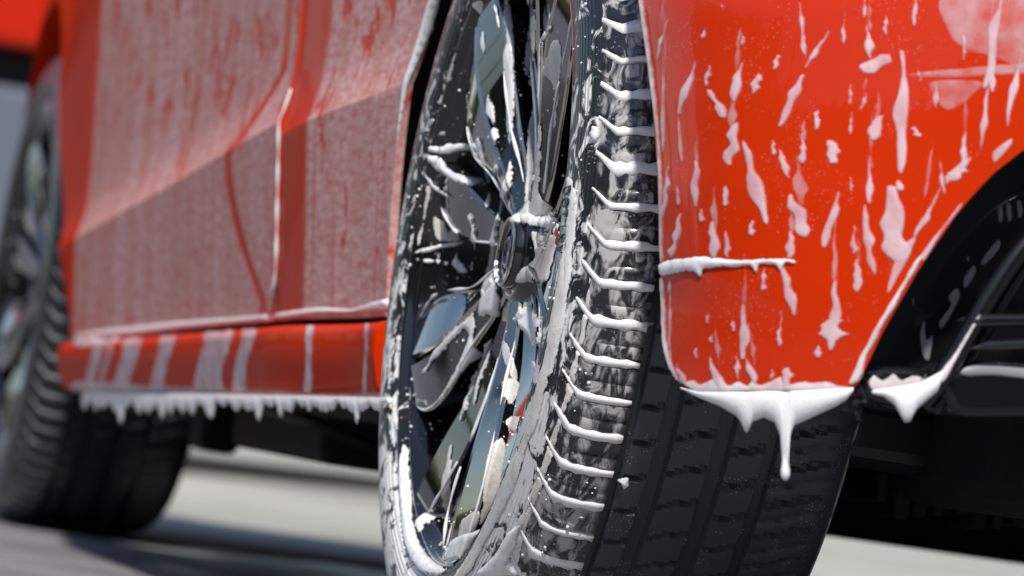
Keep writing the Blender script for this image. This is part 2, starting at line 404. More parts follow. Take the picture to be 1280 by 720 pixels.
# sill
V = []; ny = 60; prof = None
for j in range(ny):
    Y = .318 + (1.985 - .318) * j / (ny - 1)
    zt = door_bottom(Y) - .004; zb = .204 - .0165 * (Y - .14)
    xt = side_x(Y, zt); 
    for dx, zq in ((.03, zt), (-.010, zt - .003), (-.017, zt - .010), (-.016, (zt + zb) / 2 + .005), (-.010, zb + .014), (-.004, zb + .004), (.006, zb), (.10, zb + .004)):
        V.append((xt + dx, Y, zq))
sill = fixn(mk('sill', V, gridfaces(ny, 8) + [tuple(range(8)), tuple(range((ny - 1) * 8, ny * 8))], SIDE, car)); bevel(sill, .002, 2, 30)

# bumper: plan curve swept through z, trimmed below by its rolled bottom edge and the opening
EDGE = [(-250, 770), (0, 797), (100, 812), (200, 820), (340, 825), (420, 830), (450, 836), (475, 850), (492, 870)]
EDGEY = [(.15, -.44), (.24, -.43), (.30, -.42), (.36, -.405), (.42, -.38), (.48, -.345), (.56, -.27), (.64, -.18)]
def edge_pt(z):
    Y = lerp(EDGEY, z)
    lo, hi = -400, 700                       # find the photo row whose edge point stands at height z
    for _ in range(40):
        m_ = (lo + hi) / 2; P = on(lerp([(a, b) for a, b in EDGE], m_), m_, 1, Y)
        if P[2] > z: lo = m_
        else: hi = m_
    return P
def bumper_pt(s, z):
    S0 = edge_pt(max(z, .285))
    bulge = .004 * math.exp(-((z - .445) / .09) ** 2)
    tuck = .035 * max(0, .30 - z)
    S0 = np.array([S0[0] + tuck, S0[1]])
    zt = z
    S1 = S0 + np.array([.012, -.11]); S2 = np.array([.10 , -.60 - bulge + tuck]); S3 = np.array([.33, -.665 - bulge + tuck])
    if s <= 1:
        p = (1 - s) ** 3 * S0 + 3 * (1 - s) ** 2 * s * S1 + 3 * (1 - s) * s * s * S2 + s ** 3 * S3
    else:
        p = S3 + (S3 - S2) / np.linalg.norm(S3 - S2) * (s - 1) * .7
    # soft horizontal feature line at z ~ .45
    return np.array([p[0], p[1], z])
BOT = [(800, 380), (826, 400), (830, 430), (836, 455), (848, 476), (870, 491), (1000, 490), (1062, 489), (1072, 482), (1085, 455), (1100, 422), (1150, 335), (1200, 263), (1240, 219), (1280, 188), (1330, 160), (1500, 110), (2500, 60)]
NS, NZ = 110, 60
V = []
zlow = []
for i in range(NS):
    s = (i / (NS - 1)) ** 1.0 * 1.6
    lo, hi = .14, .62
    for _ in range(34):
        m_ = (lo + hi) / 2; px = proj(bumper_pt(s, m_))
        if px[1] < lerp(BOT, px[0]): hi = m_
        else: lo = m_
    zlow.append((lo + hi) / 2)
for i in range(NS):
    s = i / (NS - 1) * 1.6
    for j in range(NZ):
        z = zlow[i] + (.95 - zlow[i]) * (j / (NZ - 1)) ** 1.3
        V.append(tuple(bumper_pt(s, z)))
Fc = gridfaces(NS, NZ)
def inward(q, dep):
    V.append(tuple(q + dep)); return len(V) - 1
b0 = len(V)
for i in range(NS):                           # rolled bottom edge
    p = np.array(V[i * NZ]); V.append(tuple(p + np.array([.004, .012, .001])))
b1 = len(V)
for i in range(NS):
    p = np.array(V[i * NZ]); q = min(1, i / 16); V.append(tuple(p + np.array([.004 + .008 * q, .012 + .038 * q, .001 + .009 * q])))
for i in range(NS - 1):
    Fc.append((i * NZ, (i + 1) * NZ, b0 + i + 1, b0 + i)); Fc.append((b0 + i, b0 + i + 1, b1 + i + 1, b1 + i))
b2 = len(V)
for j in range(NZ):
    p = np.array(V[j]); V.append((p[0] + .02, p[1] + .002, p[2]))
for j in range(NZ - 1): Fc.append((j, j + 1, b2 + j + 1, b2 + j))
bumper = fixn(mk('bumper', V, Fc, WET, car)); bevel(bumper, .003, 2, 45)

# upper body closing sheet, underbody, arch liners
mk('upper_body', [(.03, -.64, .949), (.03, 3.4, .949), (1.75, 3.4, .949), (1.75, -.64, .949)], [(0, 1, 2, 3)], PAINT, car, sm=False)
box('underbody', (.34, -.38, .179), (1.45, 3.3, .93), MATTB, car, .02)
box('far_body_side', (1.46, -.55, .20), (1.74, 3.35, .94), PAINT, car, .02)
def liner(cy, RA=RA):
    V = []; n = 40
    for k in range(n):
        a = R(-72) + R(190) * k / (n - 1)
        for x, r_ in ((.035, RA + .006), (.20, RA + .012), (.335, RA - .01)): V.append((x, cy + r_ * math.sin(a), .32 + r_ * math.cos(a)))
    fixn(mk('wheel_arch_liner', V, gridfaces(n, 3), MATTB, car))
liner(0); liner(WB, .350)
box('floor_panel', (.05, .40, .185), (.345, 2.24, .215), MATTB, car, .01)
zb_ = on(420, 580, 1, 1.2); box('underfloor_tray', (on(352, 560, 1, 1.2)[0], 1.0, zb_[2]), (1.3, 1.5, .20), MATTB, car, .012)
zb_ = on(275, 566, 1, 2.0); box('suspension_arm', (on(240, 560, 1, 2.0)[0], 1.95, zb_[2]), (on(292, 560, 1, 2.0)[0], 2.05, .20), MATTB, car, .012)
tube('brake_pipe', [on(x, y, 1, .9) for x, y in ((330, 508), (400, 530), (450, 552), (500, 572))], .006, BLACKP, car, 8)
for k in range(9):
    q = on(1080 + 25 * k, 648, 1, -.2); box('underbody_bracket', (q[0], -.22, .178 - .003 * ((k * 7) % 4)), (q[0] + .008 + .002 * ((k * 5) % 3), -.16, .20), MATTB, car, .003)
box('front_undertray', (.05, 3.03, .20), (1.4, 3.4, .26), MATTB, car, .01)

# ------------------------------------------------------------------ wheels
def dish(q): return .023 - .023 * smooth(.035, .235, q) - .003 * math.sin(math.pi * (q - .035) / .2)
def wide_edge(u): return 7.5 * (1 - u) ** 2.2 + 12.0 + 3.6 * math.sin(math.pi * (2.0 * u - .85)) * smooth(.1, .5, u) - 1.5 * smooth(.8, 1, u)
def slim_edge(u): return 4.8 + 5 * (1 - u) ** 2 + 1.6 * math.sin(math.pi * (2.0 * u - .85)) * smooth(.1, .5, u)
SWP = lambda u, wide: R((5 if wide else 3) * math.sin(math.pi * u))
def build_wheel(parent_loc):
    wh = empty('wheel', parent_loc, car)
    # tyre
    prof = [(.030, .232), (.006, .236), (-.002, .2435), (-.008, .250), (-.0105, .258), (-.0112, .268), (-.0102, .278), (-.0078, .287), (-.0045, .2945), (-.0018, .2985), (-.0002, .3000), (.0008, .3006), (.004, .3045), (.008, .3085), (.013, .3125), (.019, .3155), (.026, .3178), (.034, .319), (.041, .3195), (.0445, .3195), (.0455, .314), (.050, .314), (.051, .3198), (.056, .3199), (.0615, .3201), (.067, .3202), (.0685, .313), (.078, .313), (.0795, .3204), (.0845, .3204), (.0895, .3204), (.095, .3204), (.1005, .3204), (.106, .3204), (.1075, .313), (.118, .313), (.1195, .3202), (.125, .3202), (.1305, .3201), (.136, .3201), (.142, .320), (.1435, .313), (.1505, .313), (.152, .3195), (.158, .3193), (.164, .3190), (.170, .3185), (.175, .318), (.1835, .3162), (.192, .314), (.203, .306), (.210, .296), (.214, .28), (.212, .26), (.200, .232)]
    NL = 76; per = 10; n = NL * per
    V = []
    m = len(prof)
    for k in range(n):
        a = 2 * math.pi * k / n
        for x, r_ in prof:
            rad = r_; aa = a
            if .0008 <= x <= .0445:                       # outer rib: lateral grooves, bent near the wall
                if k % per in (0, 1): rad -= .0038 * min(1, (x + .004) / .012)
                if k % per == 5 and x > .012: rad -= .0015
                aa = a + .040 * (1 - smooth(-.002, .010, x)) + .006 * smooth(.008, .044, x)
            elif x > .051 and .315 < r_:
                off = int(round((x - .051) * 130 + (3 if x > .11 else 0) + (2 if x > .15 else 0)))
                if (k - off) % per == 0 and not (.0795 <= x < .083): rad -= .0055
                if x > .15 and (k - off) % per == 5: rad -= .003
            V.append((x, rad * math.sin(aa), .32 + rad * math.cos(aa)))
    Fc = []
    for k in range(n):
        k2 = (k + 1) % n
        for j in range(m - 1): Fc.append((k * m + j, k * m + j + 1, k2 * m + j + 1, k2 * m + j))
    ty = fixn(mk('tyre', V, Fc, RUBBER, wh))
    ty.data.set_sharp_from_angle(angle=R(38))
    # rim: lip rings and barrel
    revolve('rim_lip', [(.014, .224), (.005, .2285), (.002, .2300), (.0015, .2325), (.004, .2338), (.0035, .2352), (-.003, .2372), (-.0055, .2395), (-.005, .2425), (-.001, .2445), (.006, .2440)], LIP, wh, 200)
    revolve('barrel', [(.012, .2255), (.020, .2225), (.030, .2205), (.034, .214), (.060, .211), (.064, .206), (.12, .203), (.20, .205), (.205, .19), (.206, .02)], BARREL, wh, 160)
    # brake disc
    revolve('brake_disc', [(.095, .05), (.095, .165), (.118, .165), (.118, .05)], simple('disc_steel', (.16, .15, .14), .4, 1.0).m, wh, 96)
    # spokes
    def spoke(phi, side, wide):
        """wide: one half of a ridged main spoke; side 0: a slim blade between two main spokes"""
        V = []; RS = np.linspace(.036, .2285, 40)
        for r_ in RS:
            u = (r_ - .036) / .1925
            x0 = dish(r_)
            if side:
                a0 = R(.7); a1 = R(wide_edge(u)); tilt = (.004 if side > 0 else .009) * math.sin(math.pi * (.1 + .8 * u)) + .0015
                e_ = min(R(1.4), .0026 / r_)
                pts = [(a0, x0 + .034), (a0, x0 + .0025), (a0 + e_ * .7, x0), (a1 - e_, x0 + tilt), (a1, x0 + tilt + .0025), (a1 - R(.8), x0 + tilt + .012), (a1 - R(3), x0 + .042)]
                pts = [(side * a_, x_) for a_, x_ in pts]
            else:
                h = R(slim_edge(u)); e_ = min(R(.8), .0018 / r_); x0 += .004 + .006 * math.sin(math.pi * u)
                pts = [(-h * .6, x0 + .040), (-h, x0 + .010), (-h, x0 + .002), (-h + e_, x0), (h - e_, x0 + .005), (h, x0 + .007), (h, x0 + .014), (h * .6, x0 + .040)]
            for a_, x_ in pts:
                q = phi + a_ + SWP(u, side != 0); V.append((x_, r_ * math.sin(q), .32 + r_ * math.cos(q)))
        m_ = len(pts)
        Fc = gridfaces(len(RS), m_, closed=True) + [tuple(range(m_)), tuple(range((len(RS) - 1) * m_, len(RS) * m_))]
        o = fixn(mk('spoke', V, Fc, [SPOKE, CHROME], wh)); o.data.set_sharp_from_angle(angle=R(28))
        for pl in o.data.polygons:
            vs = sorted(set(q % m_ for q in pl.vertices))
            if vs in (([1, 2], [3, 4]) if side else ([2, 3],)): pl.material_index = 1
        return o
    sp = []
    for k in range(5):
        for side in (-1, 1): sp.append(spoke(R(40 + 72 * k), side, True))
        sp.append(spoke(R(72 * k + 4), 0, False))
    # hub
    revolve('hub', [(.080, .075), (.046, .072), (.038, .062), (.034, .050), (.030, .042), (.022, .034), (.020, .029), (.030, .0285)], SPOKE, wh, 96)
    revolve('hub_cap', [(.030, .0275), (.0165, .0272), (.0145, .0250), (.0145, .0232), (.0165, .0222), (.0165, .012), (.0148, .0115), (.0148, .0095), (.0162, .0088), (.0162, .0001)], simple('hub_cap_black', (.02, .02, .022), .12, .4, 1.0).m, wh, 64)
    revolve('cap_ring', [(.0138, .0258), (.0128, .0246), (.0138, .0234)], CHROME, wh, 64)
    for k in range(5):
        a = R(72 * k); c = Vector((0, .052 * math.sin(a), .32 + .052 * math.cos(a)))
        V = []
        for x, q in ((.060, .0105), (.030, .0105), (.027, .008)):
            for j in range(6): V.append((x, c.y + q * math.cos(j * math.pi / 3), c.z + q * math.sin(j * math.pi / 3)))
        fixn(mk('lug_nut', V, gridfaces(3, 6, closed=True) + [tuple(range(12, 18))], CHROME, wh, sm=False))
    return wh, ty, sp
RESID = simple('foam_residue', (.24, .24, .25), .4).m  # grey paints fender shade into the front wheel's foam; thin residue on the diffuser
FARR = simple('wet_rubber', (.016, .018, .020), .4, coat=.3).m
near, tyre, spokes = build_wheel((0, 0, 0))
PROF_R = [(-.0018, .2985), (-.0002, .3000), (.0008, .3006), (.004, .3045), (.008, .3085), (.013, .3125), (.019, .3155), (.026, .3178), (.034, .319), (.0445, .3195)]
# foam clinging along the spoke edges, in broken runs
def spoke_edge_foam(phi, side, wide, seed):
    rg = random.Random(seed); r_ = .05 + rg.uniform(0, .03)
    while r_ < .215:
        ln = rg.uniform(.05, .13); e_ = min(.222, r_ + ln); n = max(5, int(ln / .006)); pts, rad = [], []
        for i in range(n):
            q = r_ + (e_ - r_) * i / (n - 1); u = (q - .036) / .1925
            a_ = wide_edge(u) if wide else slim_edge(u)
            x_ = dish(q) + (.0045 if wide else .008 + .006 * math.sin(math.pi * u))
            an = phi + side * R(a_ - .25) + SWP(u, wide); pts.append((x_, q * math.sin(an), .32 + q * math.cos(an)))
            rad.append((.0007 + .0004 * math.sin(i * .9 + seed) + .0011 * rg.random() ** 3) * (.35 if i in (0, n - 1) else 1))
        sm_ = [(rad[max(0, i - 1)] + 2 * rad[i] + rad[min(n - 1, i + 1)]) / 4 for i in range(n)]
        tube('foam_streak', pts, sm_, FOAM, near, 8)
        r_ = e_ + rg.uniform(.015, .05)
for k in range(5):
    spoke_edge_foam(R(40 + 72 * k), 1, True, 40 + k); spoke_edge_foam(R(40 + 72 * k), -1, True, 60 + k)
    spoke_edge_foam(R(72 * k + 4), -1 if k > 2 else 1, False, 80 + k)
def foam_groove(wh, ph, w0, seed):
    """foam packed in one lateral groove of the outer rib, curling up at the sidewall"""
    rg = random.Random(seed); V = []; pr = [(x, lerp(PROF_R, x)) for x in (-.0008, .001, .003, .006, .009, .012, .016, .020, .025, .030, .035, .040, .0442)]
    n = len(pr)
    for i, (x, r_) in enumerate(pr):
        u = i / (n - 1)
        wd = w0 * (.45 + .75 * smooth(0, .45, u) - .25 * smooth(.8, 1, u)) * rg.uniform(.75, 1.2)
        a_ = ph + .040 * (1 - smooth(-.002, .010, x)) + .006 * smooth(.008, .044, x) + .5 * 2 * math.pi / 760
        el = rg.uniform(.6, 1.5) if rg.random() < .5 else 1.0; eu = rg.uniform(.8, 1.15)
        for h, k in ((-.004, -1), (.0003, -.85), (.0008, 0), (.0003, .85), (-.004, 1)):
            q = a_ + k * wd / .32 / 2 * (el if k < 0 else eu); rad = r_ + h
            V.append((x - (.0012 if x < .004 else 0), rad * math.sin(q), .32 + rad * math.cos(q)))
    return fixn(mk('foam_streak', V, gridfaces(n, 5) + [tuple(range(5)), tuple(range((n - 1) * 5, n * 5))], FOAM, wh))
for k in range(76):
    ph = -2 * math.pi * k / 76
    if R(-168) < ph < R(-28): foam_groove(near, ph, .0062 + .0022 * math.sin(k * 2.3) * math.cos(k * .7), k)

# the front wheel: copies of every part
far = empty('wheel', (0, WB, 0), car)
for ch in [o for o in list(near.children)]:
    c = ch.copy(); col.objects.link(c); c.parent = far
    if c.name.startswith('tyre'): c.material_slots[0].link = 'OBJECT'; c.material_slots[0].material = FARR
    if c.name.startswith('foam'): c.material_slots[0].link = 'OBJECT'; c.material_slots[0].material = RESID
far.scale = (1, .962, .962)

# ------------------------------------------------------------------ diffuser, louvres, exhaust, muffler
def px_plate(name, poly, Y, thick, mat, parent, bev=.004, sm=False):
    n = len(poly); A_ = [on(x, y, 1, Y) for x, y in poly]; V = [tuple(p) for p in A_] + [tuple(p + np.array([0, thick, 0])) for p in A_]
    Fc = [tuple(range(n)), tuple(range(n, 2 * n))] + [(i, (i + 1) % n, n + (i + 1) % n, n + i) for i in range(n)]
    o = fixn(mk(name, V, Fc, mat, parent, sm=sm)); 
    if bev: bevel(o, bev, 3)
    return o
diff = px_plate('diffuser', spline([(1055, 440), (1110, 330), (1250, 140), (1600, 90), (1900, 120), (1900, 420), (1600, 470), (1300, 500), (1180, 505), (1130, 516), (1085, 500), (1050, 490)], 4, True), -.545, .05, DARKG, car, .006)
lipb = px_plate('diffuser_lip', spline([(1082, 462), (1120, 458), (1160, 462), (1176, 474), (1168, 492), (1145, 510), (1096, 502), (1080, 490)], 5, True), -.565, .03, DARKG, car, .012)
val = px_plate('lower_valance', spline([(1174, 478), (1190, 462), (1225, 452), (1300, 462), (1440, 490), (1440, 535), (1300, 522), (1205, 521), (1184, 504)], 5, True), -.60, .06, DARKG, car, .014)
rid = spline([(1150, 505), (1178, 470), (1206, 425), (1240, 365), (1280, 308), (1330, 262), (1400, 230)], 6)
tube('diffuser_ridge', [on(x, y, 1, -.60) for x, y in rid], [.0065] * len(rid), DARKG, car, 12)
tube('diffuser_ridge', [on(x + 16, y + 9, 1, -.592) for x, y in rid], [.0040] * len(rid), DARKG, car, 12)
for (pl) in ([(1210, 402), (1232, 392), (1300, 392), (1420, 398), (1420, 410), (1300, 408), (1225, 410)], [(1208, 437), (1240, 425), (1300, 422), (1420, 426), (1420, 440), (1300, 436), (1240, 438)]):
    px_plate('louvre', pl, -.608, .03, GLOSSB, car, .004)
# silencer box under the tail
mA = on(1085, 548, 1, -.25); mB = on(1218, 606, 1, -.25)
mf = box('silencer', (mA[0] - .03, -.28, mB[2]), (mB[0], .10, mA[2] + .03), BLACKP, car, .014)
tube('silencer_pipe', [(mB[0] - .012, -.284, mB[2] + .018), (mB[0] + .012, -.284, mB[2] + .02), (mB[0] + .016, -.27, mB[2] + .04)], .010, GLOSSB, car, 12)
box('rear_crossmember', (.262, -.42, .181), (1.4, -.05, .30), MATTB, car, .02)

# ------------------------------------------------------------------ foam laid on the surfaces
dg = bpy.context.evaluated_depsgraph_get()
def bvh_of(objs):
    VV, FF = [], []
    for o in objs:
        ev = o.evaluated_get(dg); me = ev.to_mesh(); off = len(VV)
        VV += [o.matrix_world @ q.co for q in me.vertices]; FF += [tuple(off + i for i in p.vertices) for p in me.polygons]
        ev.to_mesh_clear()
    return BVHTree.FromPolygons(VV, FF)
bpy.context.view_layer.update(); dg = bpy.context.evaluated_depsgraph_get()
CV = Vector(CAM)
def hit(bvh, x, y):
    d = Vector(ray(x, y)).normalized(); loc, nor, _, _ = bvh.ray_cast(CV, d)
    if loc is None: return None
    if nor.dot(d) > 0: nor = -nor
    return np.array(loc), np.array(nor)
def foam_patch(name, poly, bvh, parent, mat, h=.002, res=2.0, k=5, jump=.03, rough=.3, smooth_poly=True):
    P = np.array(spline(poly, k, True) if smooth_poly else poly)
    if rough:
        g = np.random.default_rng(int(abs(P).sum()) % 9999); q = g.normal(0, 1, P.shape)
        q = (q + np.roll(q, 1, 0) + np.roll(q, -1, 0)) / 1.7; P = P + q * rough
    x0, y0 = P.min(0) - res; x1, y1 = P.max(0) + res
    nx = int((x1 - x0) / res) + 2; ny_ = int((y1 - y0) / res) + 2
    gx, gy = np.meshgrid(x0 + np.arange(nx) * res, y0 + np.arange(ny_) * res); G = np.stack([gx.ravel(), gy.ravel()], 1)
    A_ = P; B_ = np.roll(P, -1, 0); ins = np.zeros(len(G), bool)
    for (ax, ay), (bx, by) in zip(A_, B_):
        c = ((ay > G[:, 1]) != (by > G[:, 1])); 
        with np.errstate(divide='ignore', invalid='ignore'): ins ^= c & (G[:, 0] < (bx - ax) * (G[:, 1] - ay) / (by - ay) + ax)
    D = np.full(len(G), 1e9); N_ = G.copy()
    for a_, b_ in zip(A_, B_):
        ab = b_ - a_; L = (ab ** 2).sum() + 1e-9; t_ = np.clip(((G - a_) @ ab) / L, 0, 1); q = a_ + t_[:, None] * ab; dd = np.hypot(*(G - q).T)
        m_ = dd < D; D[m_] = dd[m_]; N_[m_] = q[m_]
    ins2 = ins.reshape(ny_, nx); cells = []; used = {}
    V = []; RIM = []
    def vert(i):
        if i in used: return used[i]
        p = G[i] if ins[i] else N_[i]; dpt = D[i] if ins[i] else 0
        r_ = hit(bvh, *p)
        if r_ is None: used[i] = None; return None
        loc, nor = r_; dm = max(3.0, min(9.0, dmax)); u = min(1, dpt / dm); hh = h * math.sqrt(max(0, 1 - (1 - u) ** 2)) - (.0004 if dpt == 0 else 0)
        V.append(loc + nor * hh); RIM.append(min(1, dpt / 5.0)); used[i] = len(V) - 1; return used[i]
    dmax = D[ins].max() if ins.any() else 3
    Fc = []
    for j in range(ny_ - 1):
        for i in range(nx - 1):
            ids = [j * nx + i, j * nx + i + 1, (j + 1) * nx + i + 1, (j + 1) * nx + i]
            if not any(ins[q] for q in ids): continue
            vs = [vert(q) for q in ids]
            if any(q is None for q in vs): continue
            pp = [V[q] for q in vs]
            if max(np.linalg.norm(pp[a] - pp[(a + 1) % 4]) for a in range(4)) > jump: continue
            Fc.append(vs)
    # one object per separate piece; crumbs are dropped
    par = list(range(len(V)))
    def find(a):
        while par[a] != a: par[a] = par[par[a]]; a = par[a]
        return a
    for f in Fc:
        for q in f[1:]: par[find(q)] = find(f[0])
    isl = {}
    for f in Fc: isl.setdefault(find(f[0]), []).append(f)
    big = max((len(q) for q in isl.values()), default=0)
    for fs in isl.values():
        if len(fs) < max(5, big * .06): continue
        ids = sorted({q for f in fs for q in f}); ix = {q: k_ for k_, q in enumerate(ids)}
        o = mk(name, [V[q] for q in ids], [tuple(ix[q] for q in f) for f in fs], mat, parent)
        at = o.data.attributes.new('rim', 'FLOAT', 'POINT'); at.data.foreach_set('value', [RIM[q] for q in ids])
def streak_poly(x, y, ln, wd, tilt=0.0, seed=0, tail=.35):
    rg = random.Random(seed); n = 7; L, Rr = [], []
    for i in range(n):
        u = i / (n - 1); yy = y + ln * (u - .5); cx = x + tilt * (u - .5) * ln + rg.uniform(-.10, .10) * wd
        ww = wd * (.12 + .88 * math.sin(math.pi * min(1, max(0, (u * .86 + .1)))) ** .8 * (tail + (1 - tail) * u)) * rg.uniform(.6, 1.3) * .5
        L.append((cx - ww, yy)); Rr.append((cx + ww, yy))
    return L + Rr[::-1]
bb = bvh_of([bumper])
ST = [(880,42,14,7,-.3),(885,95,26,8,-.2),(929,50,16,6,-.2),(828,50,50,6,-.3),(903,8,8,5,0),(945,105,24,11,-.3),(922,103,46,11,-.2),(860,110,62,12,-.3),(897,130,34,14,.5),
(916,180,50,16,-.2),(1003,38,66,7,.1),(1022,62,44,8,-.6),(1055,40,30,6,0),(971,78,18,10,-.3),(1081,10,26,5,0),(1085,52,42,9,.15),(1097,80,24,30,-.9),(1107,32,24,7,0),(1144,15,34,8,-.1),
(990,126,60,14,-.4),(1063,118,26,5,0),(1080,128,22,7,-.3),(1021,150,24,9,-.1),(1064,155,28,6,0),(1096,160,30,14,-.3),(1128,140,140,14,0),(1145,165,14,10,.3),(1242,50,110,13,-.15),(1232,140,90,8,-.1),(1268,110,90,9,-.2),(1205,190,46,9,-.1),
(945,228,96,16,.25),(967,185,20,6,0),(1003,190,28,9,0),(1040,190,28,18,.2),(980,205,34,8,.3),(870,230,54,9,0),(907,245,26,9,0),(850,170,60,7,.1),(830,130,120,6,0),(833,240,60,8,-.1),(848,245,24,6,0),
(998,270,50,22,.4),(1040,275,64,11,-.3),(1068,300,34,9,0),(1088,225,56,9,0),(1086,300,80,11,.15),(1120,280,88,30,.1),(1160,265,60,9,-.5),(1178,222,40,6,.1),(1196,218,18,22,-.9),(892,300,44,12,0),(908,305,34,9,.1),(845,295,52,10,-.2),(988,305,34,10,0),
(985,360,64,11,.25),(955,350,26,8,0),(1042,395,80,14,-.1),(1040,412,30,26,-.2),(1022,440,16,9,0),(930,415,64,11,0),(885,398,14,6,0),(889,424,12,6,0),(975,420,26,7,0),(917,408,14,6,0),(935,408,8,5,0),(940,466,34,10,.3),(922,460,28,8,.1),(870,442,14,6,0),(895,470,46,9,.3),(965,468,14,7,0),(985,474,28,14,0),(1022,440,14,9,0),(838,410,80,6,0),(852,470,30,10,.4),(1072,345,40,10,.0),(838,360,40,5,0),(1125,232,14,10,.2),(940,285,20,8,0),(1064,230,18,6,0),(877,270,18,6,0),(1170,120,30,7,0),(1205,60,30,6,0),(1150,95,16,6,.2),(1240,95,40,9,0)]
for i, q in enumerate(ST):
    x_, y_, l_, w_, t_ = q; foam_patch('foam_streak', streak_poly(x_, y_, l_ * 1.08, w_ * 1.75, t_, seed=i), bb, bumper, FOAMF, .0009, 1.4, rough=.15)
    if i % 3 == 0 and l_ > 20: foam_patch('foam_trail', streak_poly(x_ + 1, y_ - l_ * .9, l_ * 1.3, w_ * 1.1, t_ * .3, seed=i + 99), bb, bumper, FOAMX, .0002, 1.8)
foam_patch('foam_film', [(1178, -6), (1290, -6), (1290, 84), (1240, 72), (1205, 62), (1184, 40)], bb, bumper, FOAMX, .0003, 4)  # thin film painting the pink highlight and reflection above the crease
foam_patch('foam_film', [(1128, 92), (1200, 84), (1290, 78), (1290, 92), (1210, 97), (1150, 98)], bb, bumper, FOAMX, .0003, 3)  # paler line painting the crease highlight
foam_patch('foam_film', [(1160, 104), (1200, 98), (1230, 104), (1205, 130), (1180, 138)], bb, bumper, FOAMX, .0003, 3)
# thick foam: the trim line, the arch edge and the opening edge
foam_patch('foam_bead', [(824, 330), (850, 322), (880, 320), (925, 325), (960, 322), (975, 323), (995, 325), (994, 330), (982, 331), (976, 340), (969, 332), (950, 333), (946, 348), (939, 334), (915, 335), (900, 336), (884, 337), (876, 346), (868, 340), (846, 342), (828, 345)], bb, bumper, FOAML, .0026, 1.3, rough=.5)
foam_patch('foam_bead', [(826, 350), (832, 352), (834, 400), (839, 440), (852, 474), (868, 489), (905, 494), (905, 499), (862, 494), (838, 470), (829, 430), (826, 390)], bb, bumper, FOAMT, .002, 1.2, rough=.7)
foam_patch('foam_bead', [(1062, 478), (1078, 438), (1100, 398), (1128, 350), (1150, 318), (1156, 322), (1134, 358), (1108, 404), (1086, 446), (1074, 478)], bb, bumper, FOAMT, .0022, 1.3, rough=.9)
foam_patch('foam_bead', [(799, 2), (806, 2), (822, 120), (829, 220), (831, 318), (826, 322), (823, 200), (814, 110)], bb, bumper, FOAMT, .002, 1.4)

rg = random.Random(21)
q = [(848, 486), (860, 476)]; x_ = 868
while x_ < 1056:
    q += [(x_, 476 - rg.choice([0, 2, 5, 8, 26]) * rg.uniform(.6, 1)), (x_ + rg.uniform(6, 14), 481 + rg.uniform(-4, 3))]; x_ += rg.uniform(16, 36)
foam_patch('foam_film', q + [(1064, 484), (1060, 489), (960, 490), (870, 491)], bb, bumper, FOAMT, .0008, 1.6, rough=.2)
foam_patch('foam_film', [(1148, 322), (1162, 301), (1170, 292), (1198, 256), (1203, 259), (1176, 295), (1156, 326)], bb, bumper, FOAMF, .0006, 1.5)
for poly in ([(1120, 318), (1140, 296), (1146, 300), (1128, 340), (1112, 366), (1108, 360)], [(1186, 214), (1210, 196), (1214, 202), (1190, 226), (1182, 232), (1180, 222)], [(1240, 190), (1262, 172), (1266, 180), (1244, 204)]):
    foam_patch('foam_streak', poly, bb, bumper, FOAMF, .0006, 1.5)
db = bvh_of([diff, lipb, val] + [o for o in car.children if o.name.startswith('diffuser_ridge')])
for poly in ([(1084, 478), (1092, 468), (1104, 474), (1116, 466), (1128, 474), (1142, 468), (1160, 474), (1166, 484), (1140, 492), (1096, 492)], [(1200, 462), (1240, 452), (1300, 458), (1300, 474), (1240, 470), (1206, 470)],
             [(1150, 418), (1156, 400), (1158, 424), (1166, 420), (1162, 450), (1154, 446)], [(1186, 370), (1196, 360), (1200, 372), (1190, 392), (1178, 410), (1174, 402), (1188, 382)], [(1204, 350), (1216, 332), (1220, 340), (1208, 360)], [(1226, 326), (1246, 300), (1250, 308), (1232, 330)],
             [(1247, 262), (1252, 256), (1254, 274), (1249, 278)], [(1258, 256), (1263, 254), (1265, 272), (1260, 276)], [(1271, 252), (1276, 252), (1278, 268), (1273, 272)], [(1183, 268), (1186, 272), (1184, 278)], [(1140, 372), (1143, 376), (1141, 384)], [(1208, 320), (1212, 322), (1210, 328)], [(1172, 470), (1196, 436), (1220, 396), (1226, 398), (1202, 440), (1180, 478)]):
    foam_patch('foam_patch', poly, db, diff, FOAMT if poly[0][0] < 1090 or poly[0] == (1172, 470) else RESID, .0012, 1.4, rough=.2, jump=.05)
door = [o for o in car.children if o.name == 'door'][0]
zs = np.linspace(.285, .47, 40); tube('foam_bead', [(side_x(door_end(z_), z_) - .0005, door_end(z_) + .0005, z_) for z_ in zs], [.0012 + .0006 * math.sin(i * .9) for i in range(40)], FOAM, door, 8)
# hanging drips: a solid curtain along a lower edge, given as an outline of its bottom
def curtain(name, top, bot, depth, mat, parent, thick=.006, res=3.0):
    """top/bot: photo polylines of upper and lower outline; depth(x) -> world Y or X plane function returning a point"""
    xs = np.arange(top[0][0], top[-1][0] + .1, res); V = []; m_ = 7
    for x in xs:
        yt = lerp(top, x); yb = lerp(bot, x)
        for (a, off) in ((0, .15), (.12, .8), (.5, 1.0), (.88, .75), (1.0, 0), (.88, -.75), (.5, -1.0), (.12, -.8)):
            p = depth(x, yt + (yb - yt) * a); V.append(p + np.array(DN) * off * thick * .5 * min(1, (yb - yt) / 6 + .2))
    n_ = 8
    return fixn(mk(name, V, gridfaces(len(xs), n_, closed=True) + [tuple(range(n_)), tuple(range((len(xs) - 1) * n_, len(xs) * n_))], mat, parent))
DN = (-v * 1.0).tolist()
foot = []
for x_ in range(850, 1070, 6):
    r_ = hit(bb, x_, 478)
    if r_ is not None: foot.append((x_, r_[0][1]))
def bump_depth(x, y):
    return on(x, y, 1, lerp(foot, x) + .001)
